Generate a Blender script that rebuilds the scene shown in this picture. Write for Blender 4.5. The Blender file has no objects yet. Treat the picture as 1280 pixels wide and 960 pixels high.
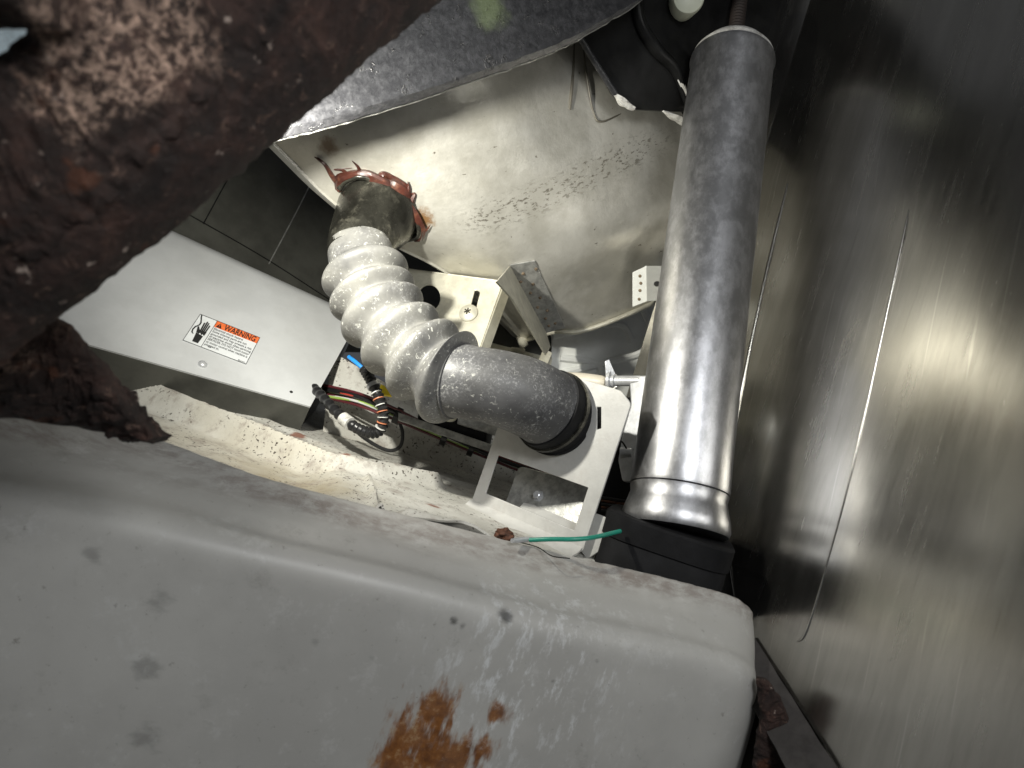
import bpy, bmesh, math, random
from mathutils import Vector, Matrix, noise
random.seed(7)
S = bpy.context.scene
C = S.collection
R = math.radians
F = 880.0
# ------------------------------------------------------------------ camera, world, lamps, exposure
cam = bpy.data.objects.new('camera', bpy.data.cameras.new('camera')); C.objects.link(cam); S.camera = cam
cam.rotation_euler = (R(90), 0, 0)
cam.data.sensor_width = 36; cam.data.lens = 36*F/1280
cam.data.clip_start = 0.005; cam.data.clip_end = 20
cam.data.dof.use_dof = True; cam.data.dof.focus_distance = 0.50; cam.data.dof.aperture_fstop = 15

def P(x, y, d): return Vector(((x-640)/F*d, d, (480-y)/F*d))

W = bpy.data.worlds.new('World'); S.world = W; W.use_nodes = True
W.node_tree.nodes['Background'].inputs[0].default_value = (0.92, 0.95, 1.0, 1)
W.node_tree.nodes['Background'].inputs[1].default_value = 0.07

def lamp(name, kind, loc, target, energy, size, color=(1,1,1), **kw):
    l = bpy.data.lights.new(name, kind); l.energy = energy; l.color = color
    o = bpy.data.objects.new(name, l); C.objects.link(o); o.location = loc
    o.rotation_euler = (Vector(target)-Vector(loc)).to_track_quat('-Z', 'Y').to_euler()
    if kind == 'AREA': l.shape = 'DISK'; l.size = size
    else: l.shadow_soft_size = size
    for k, v in kw.items(): setattr(l, k, v)
    return o
# the torch held behind the rusty bracket, aimed at the hose and its bracket
lamp('torch_light', 'SPOT', P(310, 152, 0.324), P(520, 300, 0.50), 5.8, 0.005, (1.0, 0.975, 0.87), spot_size=R(150), spot_blend=1.0)
# daylight that falls in past the camera
lamp('opening_light', 'AREA', (0.20, -0.12, 0.22), (0.06, 0.35, -0.15), 1.75, 0.20, (0.97, 0.99, 1.0))
lamp('arm_fill_spot', 'SPOT', (-0.10, -0.10, 0.20), P(150, 75, 0.15), 2.6, 0.015, (1.0, 0.95, 0.90), spot_size=R(17), spot_blend=1.0)  # added narrow spot that brightens only the arm of the rusted bracket
S.view_settings.view_transform = 'Standard'; S.view_settings.look = 'None'
S.view_settings.exposure = 0.0; S.view_settings.gamma = 1.0

# ------------------------------------------------------------------ frame of the machine base
N = Vector((0.3, 0, 0.954)).normalized()
E = Vector((0.925, 0.25, -0.29)); E = (E - N*E.dot(N)).normalized()
B = N.cross(E).normalized()
H = -0.085

class Plane:
    def __init__(s, p, n): s.p = Vector(p); s.n = Vector(n).normalized(); s.k = s.n.dot(s.p)
    @staticmethod
    def pts(a, b, c):
        n = (b-a).cross(c-a)
        if n.dot(a) > 0: n = -n          # towards the camera
        return Plane(a, n)
    def hit(s, x, y, off=0):
        d = P(x, y, 1.0); return d*((s.k+off)/s.n.dot(d))
    def basis(s):
        u = s.n.cross(Vector((0, 1, 0.2)));
        if u.length < 1e-3: u = Vector((1, 0, 0))
        u.normalize(); v = s.n.cross(u).normalized()
        return Matrix(((u.x, v.x, s.n.x, s.p.x), (u.y, v.y, s.n.y, s.p.y), (u.z, v.z, s.n.z, s.p.z), (0, 0, 0, 1)))
BASE = Plane(N*H, N)
def D(x, y, z=0): return BASE.hit(x, y, z)

# ------------------------------------------------------------------ object helpers
def wloc(p): return Vector(p.get('_l', (0, 0, 0))) if p else Vector((0, 0, 0))
LOC = {}
def link(name, me, m, parent=None, smooth=True):
    o = bpy.data.objects.new(name, me); C.objects.link(o)
    if parent is not None:
        l = LOC.get(parent.name, Vector((0, 0, 0)))
        me.transform(Matrix.Translation(-l)); o.parent = parent; LOC[o.name] = l
    if m: me.materials.clear(); me.materials.append(m)
    if smooth:
        for p in me.polygons: p.use_smooth = True
        try: me.set_sharp_from_angle(angle=R(38))
        except Exception: pass
    return o
def tag(o, label=None, cat=None, group=None, kind=None):
    if label: o['label'] = label
    if cat: o['category'] = cat
    if group: o['group'] = group
    if kind: o['kind'] = kind
    return o
def thing(name, label, cat, loc, group=None):
    o = bpy.data.objects.new(name, None); C.objects.link(o); o.empty_display_size = 0.02
    o.location = loc; LOC[o.name] = Vector(loc); tag(o, label, cat, group); return o
def mesh(name, verts, faces):
    me = bpy.data.meshes.new(name); me.from_pydata([tuple(v) for v in verts], [], faces); me.update(); return me

def cat1(p0, p1, p2, p3, t):
    return 0.5*((2*p1) + (-p0+p2)*t + (2*p0-5*p1+4*p2-p3)*t*t + (-p0+3*p1-3*p2+p3)*t*t*t)
def spline(pts, n):
    """Catmull-Rom through pts, n samples in all"""
    m = len(pts)-1; out = []
    for i in range(n):
        f = i/(n-1)*m; k = min(int(f), m-1); t = f-k
        p1, p2 = pts[k], pts[k+1]
        p0 = pts[k-1] if k > 0 else p1*2-p2
        p3 = pts[k+2] if k+2 <= m else p2*2-p1
        out.append(cat1(p0, p1, p2, p3, t))
    return out
def grid_mesh(name, g, wrap=False, caps=False):
    nv = len(g); nu = len(g[0]); verts = [p for r in g for p in r]; faces = []
    for j in range(nv-1):
        for i in range(nu if wrap else nu-1):
            i2 = (i+1) % nu
            faces.append((j*nu+i, j*nu+i2, (j+1)*nu+i2, (j+1)*nu+i))
    if caps:
        faces.append(tuple(range(nu))[::-1]); faces.append(tuple((nv-1)*nu+i for i in range(nu)))
    me = mesh(name, verts, faces)
    bm = bmesh.new(); bm.from_mesh(me); bmesh.ops.recalc_face_normals(bm, faces=bm.faces); bm.to_mesh(me); bm.free()
    return me
def patch(name, rows, nu, nv, m, parent=None, thick=0.0, disp=None):
    rr = [spline(r, nu) for r in rows]
    cols = [spline([r[i] for r in rr], nv) for i in range(nu)]
    g = [[cols[i][j] for i in range(nu)] for j in range(nv)]
    if disp: g = [[disp(p, i/(nu-1), j/(nv-1)) for i, p in enumerate(r)] for j, r in enumerate(g)]
    if thick:
        # a real back side, pushed away from the camera along the local normal
        me = grid_mesh(name, g); return solid(name, me, thick, m, parent)
    return link(name, grid_mesh(name, g), m, parent)
def solid(name, me, thick, m, parent=None):
    bm = bmesh.new(); bm.from_mesh(me); bm.normal_update()
    c = sum((f.normal.dot(f.calc_center_median()) for f in bm.faces))
    if c > 0: bmesh.ops.reverse_faces(bm, faces=bm.faces)       # normals to the camera at the origin
    bm.normal_update()
    geo = bmesh.ops.duplicate(bm, geom=bm.verts[:]+bm.edges[:]+bm.faces[:])
    be = [e for e in bm.edges if len(e.link_faces) == 1]
    vm = geo['vert_map']
    orig = [v for v in bm.verts if v in vm and not isinstance(vm[v], int)]
    newv = set(g for g in geo['geom'] if isinstance(g, bmesh.types.BMVert))
    newf = [g for g in geo['geom'] if isinstance(g, bmesh.types.BMFace)]
    nrm = {v: v.normal.copy() for v in newv}
    for v in newv: v.co -= nrm[v]*thick
    pair = {}
    for v in bm.verts:
        if v not in newv: pair[v] = vm[v]
    for e in be:
        a, b = e.verts
        if a in newv: continue
        try: bm.faces.new((a, b, pair[b], pair[a]))
        except Exception: pass
    bmesh.ops.reverse_faces(bm, faces=newf)
    bmesh.ops.recalc_face_normals(bm, faces=bm.faces)
    bm.to_mesh(me); bm.free()
    return link(name, me, m, parent)
def frames(path):
    T = []
    for i in range(len(path)):
        a = path[max(i-1, 0)]; b = path[min(i+1, len(path)-1)]; T.append((b-a).normalized())
    u = T[0].cross(Vector((0.31, 0.2, 0.93)));
    if u.length < 0.05: u = T[0].cross(Vector((1, 0, 0)))
    u.normalize(); out = []
    for t in T:
        u = (u - t*u.dot(t)).normalized(); out.append((t, u, t.cross(u)))
    return out
def tube_mesh(name, path, rad, seg=16, caps=True, wob=0):
    fr = frames(path); g = []
    for i, (p, (t, u, v)) in enumerate(zip(path, fr)):
        r = rad[i] if isinstance(rad, (list, tuple)) else rad
        g.append([p + (u*math.cos(a)+v*math.sin(a))*r*(1+wob*noise.noise(p*60+Vector((k*0.7, 0, 0)))) for k, a in ((k, 2*math.pi*k/seg) for k in range(seg))])
    return grid_mesh(name, g, wrap=True, caps=caps)
def tube(name, pts, r, m, parent=None, n=None, seg=12, wob=0):
    n = n or max(2, (len(pts)-1)*8+1)
    path = spline(pts, n)
    if isinstance(r, (list, tuple)):
        rr = [v.x for v in spline([Vector((q, 0, 0)) for q in r], n)]
    else: rr = r
    return link(name, tube_mesh(name, path, rr, seg, wob=wob), m, parent)
def lathe_mesh(name, base, axis, prof, seg=48):
    axis = Vector(axis).normalized(); u = axis.cross(Vector((0, 1, 0))).normalized(); v = axis.cross(u)
    g = [[base + axis*h + (u*math.cos(2*math.pi*k/seg)+v*math.sin(2*math.pi*k/seg))*max(r, 1e-5) for k in range(seg)] for h, r in prof]
    return grid_mesh(name, g, wrap=True, caps=True)
def lathe(name, base, axis, prof, m, parent=None, seg=48):
    return link(name, lathe_mesh(name, base, axis, prof, seg), m, parent)
def plate(name, pl, outline, holes, thick, m, parent=None, bevel=0.0006, off=0, px=True, local=False):
    """flat plate with holes; outline and holes are polygons; thickness goes behind the plane"""
    M = pl.basis(); Mi = M.inverted()
    cu = bpy.data.curves.new(name, 'CURVE'); cu.dimensions = '2D'; cu.fill_mode = 'BOTH'
    cu.extrude = max(thick/2-bevel, 1e-5); cu.bevel_depth = bevel; cu.bevel_resolution = 1 if bevel else 0
    for poly in [outline]+holes:
        sp = cu.splines.new('POLY'); pts = [Mi @ (pl.hit(*q) if px else q) for q in poly]
        sp.points.add(len(pts)-1)
        for k, q in enumerate(pts): sp.points[k].co = (q.x, q.y, 0, 1)
        sp.use_cyclic_u = True
    tmp = bpy.data.objects.new('tmp', cu); C.objects.link(tmp)
    dg = bpy.context.evaluated_depsgraph_get(); me = bpy.data.meshes.new_from_object(tmp.evaluated_get(dg))
    bpy.data.objects.remove(tmp)
    me.transform(Matrix.Translation((0, 0, -thick/2+off))); me.transform(M)
    me.name = name
    return link(name, me, m, parent)
def circ(x, y, rx, ry=None, n=24, rot=0):
    ry = ry or rx; o = []
    for k in range(n):
        a = 2*math.pi*k/n; X = rx*math.cos(a); Y = ry*math.sin(a)
        o.append((x+X*math.cos(rot)-Y*math.sin(rot), y+X*math.sin(rot)+Y*math.cos(rot)))
    return o
def rounded(poly, r, n=5):
    """round the corners of a pixel polygon"""
    out = []; m = len(poly)
    for i in range(m):
        p = Vector(poly[i]); a = Vector(poly[i-1])-p; b = Vector(poly[(i+1) % m])-p
        q = min(r, a.length*0.45, b.length*0.45)
        A = p+a.normalized()*q; Bq = p+b.normalized()*q
        for k in range(n+1):
            t = k/n; c = A*(1-t)**2 + p*2*t*(1-t) + Bq*t*t; out.append((c.x, c.y))
    return out
def screw(name, pl, x, y, r, h, m, parent, hexed=False, off=0):
    p = pl.hit(x, y)+pl.n*off
    prof = [(0, r), (h*0.4, r), (h*0.8, r*0.75), (h, r*0.35)] if not hexed else [(0, r*1.5), (h*0.15, r*1.5), (h*0.18, r), (h*0.9, r), (h, r*0.8)]
    return lathe(name, p, pl.n, prof, m, parent, seg=6 if hexed else 20)

# ------------------------------------------------------------------ materials
def fbm(p, o=4):
    return noise.fractal(p, 1.0, 2.0, o)
class NT:
    def __init__(s, name):
        s.m = bpy.data.materials.new(name); s.m.use_nodes = True; s.t = s.m.node_tree; s.n = s.t.nodes
        s.bsdf = s.n['Principled BSDF']; s.co = s.n.new('ShaderNodeNewGeometry').outputs['Position']
    def L(s, a, b): s.t.links.new(a, b)
    def val(s, sock, v):
        if isinstance(v, (int, float)): sock.default_value = v
        elif isinstance(v, (tuple, list)): sock.default_value = (*v, 1)[:4] if sock.type == 'RGBA' else v[:3]
        else: s.L(v, sock)
    def math(s, op, a, b=0.0, c=None, clamp=False):
        n = s.n.new('ShaderNodeMath'); n.operation = op; n.use_clamp = clamp
        s.val(n.inputs[0], a); s.val(n.inputs[1], b)
        if c is not None: s.val(n.inputs[2], c)
        return n.outputs[0]
    def noise(s, scale, detail=5, rough=0.6, stretch=None, off=(0, 0, 0), co=None, dist=0.0):
        mp = s.n.new('ShaderNodeMapping'); s.L(co or s.co, mp.inputs[0])
        mp.inputs['Location'].default_value = off
        if stretch:      # (axis vector, factor): squeeze the noise along the axis so it streaks
            ax, k = stretch; u = Vector(ax).normalized()
            # rotate so that the axis becomes z, then scale
            mp.vector_type = 'POINT'; q = u.rotation_difference(Vector((0, 0, 1))).to_euler()
            mp.inputs['Rotation'].default_value = q
            m2 = s.n.new('ShaderNodeMapping'); s.L(mp.outputs[0], m2.inputs[0]); m2.inputs['Scale'].default_value = (1, 1, k)
            mp = m2
        n = s.n.new('ShaderNodeTexNoise'); n.inputs['Scale'].default_value = scale
        n.inputs['Detail'].default_value = detail; n.inputs['Roughness'].default_value = rough
        n.inputs['Distortion'].default_value = dist
        s.L(mp.outputs[0], n.inputs['Vector']); return n.outputs['Fac']
    def voro(s, scale, feature='F1', rand=1.0):
        n = s.n.new('ShaderNodeTexVoronoi'); n.inputs['Scale'].default_value = scale; n.feature = feature
        s.L(s.co, n.inputs['Vector']); return n.outputs['Distance']
    def step(s, x, a, b):
        n = s.n.new('ShaderNodeMapRange'); n.interpolation_type = 'SMOOTHSTEP'; s.val(n.inputs[0], x)
        n.inputs[1].default_value = a; n.inputs[2].default_value = b; return n.outputs[0]
    def ramp(s, x, stops):
        n = s.n.new('ShaderNodeValToRGB'); s.L(x, n.inputs[0]); r = n.color_ramp
        while len(r.elements) < len(stops): r.elements.new(0.5)
        for e, (p, c) in zip(r.elements, stops): e.position = p; e.color = (*c, 1)
        return n.outputs[0]
    def mix(s, f, a, b):
        n = s.n.new('ShaderNodeMix'); n.data_type = 'RGBA'; s.val(n.inputs[0], f); s.val(n.inputs[6], a); s.val(n.inputs[7], b)
        return n.outputs[2]
    def near(s, c, r, amp=0.8, nscale=120, stretch=None, soft=0.25):
        """a blotch with a ragged edge around a point"""
        v = s.n.new('ShaderNodeVectorMath'); v.operation = 'DISTANCE'; s.L(s.co, v.inputs[0]); v.inputs[1].default_value = c
        q = s.math('DIVIDE', v.outputs['Value'], r)
        q = s.math('ADD', q, s.math('MULTIPLY', s.math('SUBTRACT', s.noise(nscale, 4, 0.65, stretch), 0.5), amp*2))
        return s.step(q, 1.0+soft, 1.0-soft)
    def bump(s, h, strength, dist=0.001, prev=None):
        n = s.n.new('ShaderNodeBump'); n.inputs['Strength'].default_value = strength; n.inputs['Distance'].default_value = dist
        s.L(h, n.inputs['Height'])
        if prev: s.L(prev, n.inputs['Normal'])
        return n.outputs[0]
    def out(s, color, rough, metal=0.0, normal=None, **kw):
        b = s.bsdf.inputs
        s.val(b['Base Color'], color); s.val(b['Roughness'], rough); s.val(b['Metallic'], metal)
        if normal: s.L(normal, b['Normal'])
        for k, v in kw.items(): s.val(b[k.replace('_', ' ')], v)
        return s.m

def simple(name, col, rough=0.5, metal=0.0, var=0.15, scale=60, bump=0.15, bscale=400, dirt=0.0, dirtcol=(0.12, 0.09, 0.06)):
    t = NT(name); n = t.noise(scale, 6, 0.65)
    c = t.mix(t.step(n, 0.35, 0.65), tuple(x*(1-var) for x in col), tuple(min(1, x*(1+var)) for x in col))
    if dirt:
        c = t.mix(t.math('MULTIPLY', t.step(t.noise(scale*1.7, 8, 0.75, off=(3, 1, 2)), 0.50, 0.70), dirt), c, dirtcol)
    r = t.math('ADD', rough-0.08, t.math('MULTIPLY', t.noise(scale*2.5, 5, 0.7, off=(1, 5, 2)), 0.16))
    nn = t.bump(t.noise(bscale, 4, 0.6), bump, 0.0006)
    return t.out(c, r, metal, nn)

def band(t, a, b, w):
    """distance from the infinite line a-b, in units of w"""
    d = (b-a).normalized()
    v = t.n.new('ShaderNodeVectorMath'); v.operation = 'SUBTRACT'; t.L(t.co, v.inputs[0]); v.inputs[1].default_value = a
    x = t.n.new('ShaderNodeVectorMath'); x.operation = 'CROSS_PRODUCT'; t.L(v.outputs[0], x.inputs[0]); x.inputs[1].default_value = d
    l = t.n.new('ShaderNodeVectorMath'); l.operation = 'LENGTH'; t.L(x.outputs[0], l.inputs[0])
    return t.math('DIVIDE', l.outputs['Value'], w)
def D_(x, y):
    d = P(x, y, 1.0); return d*(H/N.dot(d))
# rust of the near bracket
t = NT('flaking_rust')
n1 = t.noise(55, 12, 0.76, dist=0.6); n2 = t.noise(190, 10, 0.75, off=(4, 2, 1), dist=0.4); n3 = t.noise(420, 8, 0.7, off=(1, 9, 1))
c = t.ramp(n1, [(0.32, (0.008, 0.004, 0.003)), (0.46, (0.022, 0.010, 0.007)), (0.56, (0.046, 0.021, 0.015)), (0.70, (0.115, 0.056, 0.040))])
c = t.mix(t.math('MULTIPLY', t.step(n2, 0.56, 0.66), 0.7), c, (0.22, 0.135, 0.10))
c = t.mix(t.step(t.noise(150, 6, 0.6, off=(6, 1, 5)), 0.66, 0.72), c, (0.50, 0.40, 0.34))
c = t.mix(t.math('MULTIPLY', t.step(t.noise(75, 5, 0.6, off=(7, 7, 3)), 0.62, 0.70), 0.6), c, (0.12, 0.035, 0.010))
nn = t.bump(n1, 0.8, 0.004); nn = t.bump(n2, 0.9, 0.0025, nn); nn = t.bump(n3, 0.6, 0.0008, nn)
for (x, y, r_, k_) in [(200, 40, .016, .9), (130, 90, .012, .8), (300, 20, .010, .8), (95, 145, .008, .8), (60, 510, .012, .6), (20, 460, .010, .5)]:
    pale = t.near(P(x, y, 0.15 if y < 300 else .2), r_*1.1, 1.6, 60, soft=0.5)
    c = t.mix(t.math('MULTIPLY', pale, t.math('MULTIPLY', t.step(t.noise(330, 10, 0.85, off=(2, 2, 2)), 0.47, 0.58), k_)), c, (0.62, 0.43, 0.33))
M_RUST = t.out(c, t.math('ADD', 0.5, t.math('MULTIPLY', n3, 0.4)), 0.0, nn)

# painted sheet of the base, with scuffs, chips, dust and one rust bloom
t = NT('grey_white_enamel')
c = t.mix(t.step(t.noise(14, 6, 0.6), 0.35, 0.7), (0.42, 0.41, 0.385), (0.50, 0.49, 0.46))
c = t.mix(t.math('MULTIPLY', t.step(t.noise(75, 10, 0.78, (N, 0.5)), 0.54, 0.68), 0.14), c, (0.45, 0.455, 0.45))
FR = 0.325
def FP_(x, y):
    d = P(x, y, 1.0); return d*(B.dot(P(480, 725, FR))/B.dot(d))
CD = [D_(x, y) for x, y in [(0, 522), (180, 552), (400, 622), (700, 700), (905, 752)]]
for k in range(4):
    c = t.mix(t.math('MULTIPLY', t.math('MULTIPLY', t.step(band(t, CD[k], CD[k+1], 0.010), 1.5, 0.1), t.step(t.noise(150, 8, 0.75, (E, 0.5), off=(k, 3, 3)), 0.40, 0.60)), 0.45), c, (0.15, 0.11, 0.09))
scuff = t.near(FP_(660, 860), 0.042, 1.3, 60, soft=0.8)
c = t.mix(t.math('MULTIPLY', scuff, t.math('MULTIPLY', t.step(t.noise(160, 8, 0.75, (N, 0.35)), 0.50, 0.62), 0.75)), c, (0.72, 0.73, 0.73))
c = t.mix(t.math('MULTIPLY', t.step(t.noise(34, 10, 0.8, off=(3, 3, 8)), 0.56, 0.72), 0.35), c, (0.16, 0.145, 0.125))
for (x, y, r, a) in [(567, 775, .0026, 1.0), (577, 782, .0024, 1.0), (632, 770, .0046, .8), (650, 760, .002, .8), (745, 825, .0020, 1.2), (770, 770, .0016, 1.2), (690, 850, .0018, 1.2), (187, 832, .0055, 1.0), (205, 750, .005, 1.0), (180, 925, .006, 1.0), (465, 822, .002, .5), (760, 700, .0015, .5), (395, 802, .002, .5), (935, 800, .002, .6), (120, 690, .004, 1.2)]:
    c = t.mix(t.math('MULTIPLY', t.near(FP_(x, y), r*(0.62 if x > 500 else 0.75), a*1.7 if x > 500 else 2.6, 190 if x > 500 else 130, (E, 0.5), soft=0.8), 0.92 if x > 500 else 0.33), c, (0.035, 0.034, 0.032))
for (x, y, r) in [(545, 885, .010), (520, 925, .013), (560, 950, .014), (500, 960, .012), (622, 892, .005), (605, 935, .006)]:
    m_ = t.near(FP_(x, y), r*0.95, 2.4, 120, (N, 0.3), soft=0.5)
    c = t.mix(t.math('MULTIPLY', m_, 0.95), c, t.ramp(t.noise(140, 6, 0.7), [(0.3, (0.10, 0.035, 0.012)), (0.55, (0.26, 0.10, 0.025)), (0.75, (0.50, 0.36, 0.20))]))
nn = t.bump(t.noise(400, 6, 0.7), 0.15, 0.0004)
c = t.mix(t.math('MULTIPLY', t.step(t.noise(55, 10, 0.8, off=(9, 3, 8)), 0.54, 0.66), 0.35), c, (0.62, 0.62, 0.60))
c = t.mix(t.math('MULTIPLY', t.step(t.noise(240, 6, 0.75, off=(9, 9, 8)), 0.62, 0.70), 0.5), c, (0.14, 0.12, 0.10))
M_RAIL = t.out(c, t.math('ADD', 0.34, t.math('MULTIPLY', t.noise(50, 6, 0.7), 0.22)), 0.0, nn)

t = NT('dusty_cream_enamel')
c = t.mix(t.step(t.noise(18, 6, 0.6), 0.35, 0.7), (0.44, 0.43, 0.39), (0.58, 0.57, 0.53))
c = t.mix(t.math('MULTIPLY', t.near(D(250, 545), 0.10, 0.5, 30, soft=0.4), 0.6), c, (0.48, 0.44, 0.35))
c = t.mix(t.math('MULTIPLY', t.near(D(370, 585), 0.028, 0.8, 60, soft=0.7), 0.55), c, (0.26, 0.19, 0.08))
c = t.mix(t.math('MULTIPLY', t.near(D(330, 560), 0.03, 0.9, 60, soft=0.7), 0.4), c, (0.26, 0.20, 0.11))
sp = t.math('MULTIPLY', t.step(t.noise(430, 3, 0.5), 0.61, 0.65), t.step(t.noise(40, 3, 0.5, off=(2, 2, 2)), 0.36, 0.55))
c = t.mix(sp, c, (0.035, 0.025, 0.018))
c = t.mix(t.math('MULTIPLY', t.step(t.noise(60, 8, 0.75, off=(5, 5, 5)), 0.50, 0.66), 0.6), c, (0.22, 0.18, 0.155))
for (x, y, r) in [(432, 565, .004), (375, 540, .006), (545, 625, .006), (350, 520, .005), (600, 628, .004)]:
    c = t.mix(t.math('MULTIPLY', t.near(D(x, y), r, 1.2, 150, (E, 0.4), soft=0.3), 0.85), c, (0.20, 0.075, 0.045))
nn = t.bump(t.noise(420, 6, 0.8), 0.5, 0.0012)
M_DECK = t.out(c, 0.6, 0.0, nn)

# stainless: brushed side wall
t = NT('brushed_stainless')
st1 = t.noise(260, 8, 0.75, (N, 0.05)); st2 = t.noise(60, 6, 0.7, (N, 0.12), off=(2, 3, 1))
c = t.mix(t.step(st2, 0.35, 0.7), (0.50, 0.485, 0.45), (0.60, 0.585, 0.545))
c = t.mix(t.math('MULTIPLY', t.step(t.noise(400, 6, 0.7, (N, 0.06), off=(7, 1, 3)), 0.55, 0.72), 0.35), c, (0.30, 0.28, 0.25))
nn = t.bump(st1, 0.05, 0.0003)
c = t.mix(t.math('MULTIPLY', t.step(t.noise(500, 2, 0.5, ((N+E*0.0+B*0.12).normalized(), 0.015), off=(3, 6, 3)), 0.66, 0.72), 0.4), c, (0.85, 0.83, 0.78))
M_WALL = t.out(c, t.math('ADD', 0.10, t.math('MULTIPLY', t.math('ADD', t.noise(220, 8, 0.7, (N, 0.08), off=(5, 5, 1)), t.noise(45, 6, 0.7, (N, 0.3), off=(1, 5, 1))), 0.15)), 1.0, nn)

# stainless tub, cast with a warm dull film and lines of dirt
DL = (P(850, 170, .62)-P(620, 270, .54)).normalized()
t = NT('dull_tub_steel')
c = t.mix(t.step(t.noise(22, 8, 0.65), 0.35, 0.68), (0.42, 0.405, 0.355), (0.58, 0.565, 0.515))
c = t.mix(t.math('MULTIPLY', t.step(t.noise(90, 10, 0.8, (DL, 0.35), off=(2, 2, 6)), 0.55, 0.68), 0.35), c, (0.66, 0.64, 0.58))
TUBDIRT = t
spk = t.noise(420, 5, 0.7, (DL, 0.4))
bnd = t.step(band(t, P(620, 270, .535), P(850, 165, .60), 0.014), 1.4, 0.1)
c = t.mix(t.math('MULTIPLY', t.math('MULTIPLY', bnd, t.step(spk, 0.53, 0.60)), 0.85), c, (0.10, 0.085, 0.06))
c = t.mix(t.math('MULTIPLY', t.step(t.noise(240, 4, 0.6, (DL, 0.5), off=(9, 9, 1)), 0.68, 0.73), 0.8), c, (0.09, 0.075, 0.05))
c = t.mix(t.near(P(527, 275, .53), 0.008, 1.0, 200, soft=0.5), c, (0.25, 0.14, 0.06))
c = t.mix(t.math('MULTIPLY', t.near(P(410, 182, .49), 0.006, 0.7, 200, soft=0.6), .8), c, (0.12, 0.07, 0.035))
nn = t.bump(t.noise(30, 6, 0.6), 0.25, 0.004); nn = t.bump(t.noise(350, 8, 0.75, (DL, 0.3)), 0.16, 0.0008, nn)
M_TUB = t.out(c, t.math('ADD', 0.30, t.math('MULTIPLY', t.noise(70, 8, 0.7), 0.28)), 0.5, nn)

# polished, dulled strut
SB = P(849, 612, 0.4545); ST = P(915, 78, 0.555); SA = (ST-SB).normalized()
t = NT('worn_chrome_tube')
w1 = t.noise(70, 10, 0.78, (SA, 0.6)); w2 = t.noise(300, 8, 0.7, (SA, 0.15), off=(2, 4, 4))
c = t.mix(t.step(w1, 0.42, 0.62), (0.40, 0.40, 0.41), (0.56, 0.56, 0.58))
c = t.mix(t.math('MULTIPLY', t.step(t.noise(160, 8, 0.8, off=(6, 6, 1)), 0.56, 0.68), 0.4), c, (0.30, 0.28, 0.29))
nn = t.bump(w2, 0.07, 0.0005); nn = t.bump(t.noise(240, 6, 0.7, off=(3, 3, 3)), 0.05, 0.0006, nn)
M_CHROME = t.out(c, t.math('ADD', 0.24, t.math('MULTIPLY', t.math('ADD', w1, t.noise(130, 8, 0.75, off=(8, 3, 4))), 0.16)), 1.0, nn)

# rubber of the hose with lime splashes
def hose_mat(name, amt, pale):
    t = NT(name)
    c = t.mix(t.step(t.noise(50, 6, 0.6), 0.3, 0.7), (0.035, 0.035, 0.039), (0.075, 0.075, 0.08))
    c = t.mix(t.math('MULTIPLY', t.step(t.noise(28, 6, 0.6, off=(1, 2, 3)), 0.15, 0.75), pale), c, (0.30, 0.295, 0.265))
    big = t.step(t.noise(55, 5, 0.6, off=(8, 1, 1)), 0.50-amt*0.12, 0.62-amt*0.12)
    blot = t.math('MAXIMUM', t.math('MULTIPLY', t.step(t.noise(330, 4, 0.6, dist=0.6), 0.60, 0.65), big), t.step(t.noise(190, 5, 0.65, off=(5, 2, 7), dist=0.8), 0.675, 0.70))
    fine = t.math('MULTIPLY', t.step(t.noise(620, 4, 0.7, off=(1, 1, 7)), 0.50, 0.64), t.step(t.noise(40, 4, .6, off=(3, 8, 8)), 0.40, 0.62))
    ring = t.math('MULTIPLY', t.step(t.math('ABSOLUTE', t.math('SUBTRACT', t.noise(210, 3, 0.5, off=(3, 3, 9)), 0.62)), 0.012, 0.004), t.step(t.noise(45, 4, .6, off=(3, 8, 1)), 0.48, 0.6))
    c = t.mix(t.math('MULTIPLY', fine, 0.35), c, (0.40, 0.40, 0.40))
    c = t.mix(t.math('MULTIPLY', blot, 0.7 if pale > 0.5 else 0.42), c, (0.62, 0.62, 0.57))
    c = t.mix(t.math('MULTIPLY', ring, 0.45), c, (0.45, 0.45, 0.45))
    nn = t.bump(t.noise(240, 5, 0.6), 0.2, 0.0008); nn = t.bump(blot, 0.3, 0.0004, nn)
    return t.out(c, t.math('ADD', 0.38, t.math('MULTIPLY', t.noise(60, 5, .6), 0.2)), 0.0, nn)
M_HOSE = hose_mat('limed_grey_rubber', 0.5, 0.14)
M_BELLOWS = hose_mat('chalky_bellows_rubber', 0.5, 0.62)
M_BLACKRUB = simple('black_rubber', (0.008, 0.008, 0.009), 0.7, 0, 0.3, 60, 0.25)
M_NECK = simple('shade_dark_steel', (0.035, 0.034, 0.028), 0.26, 0.6, 0.5, 40, 0.15, 200, 0.3, (0.4, 0.38, 0.3))  # dark reflections and shade of the port neck are put into this colour
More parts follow.
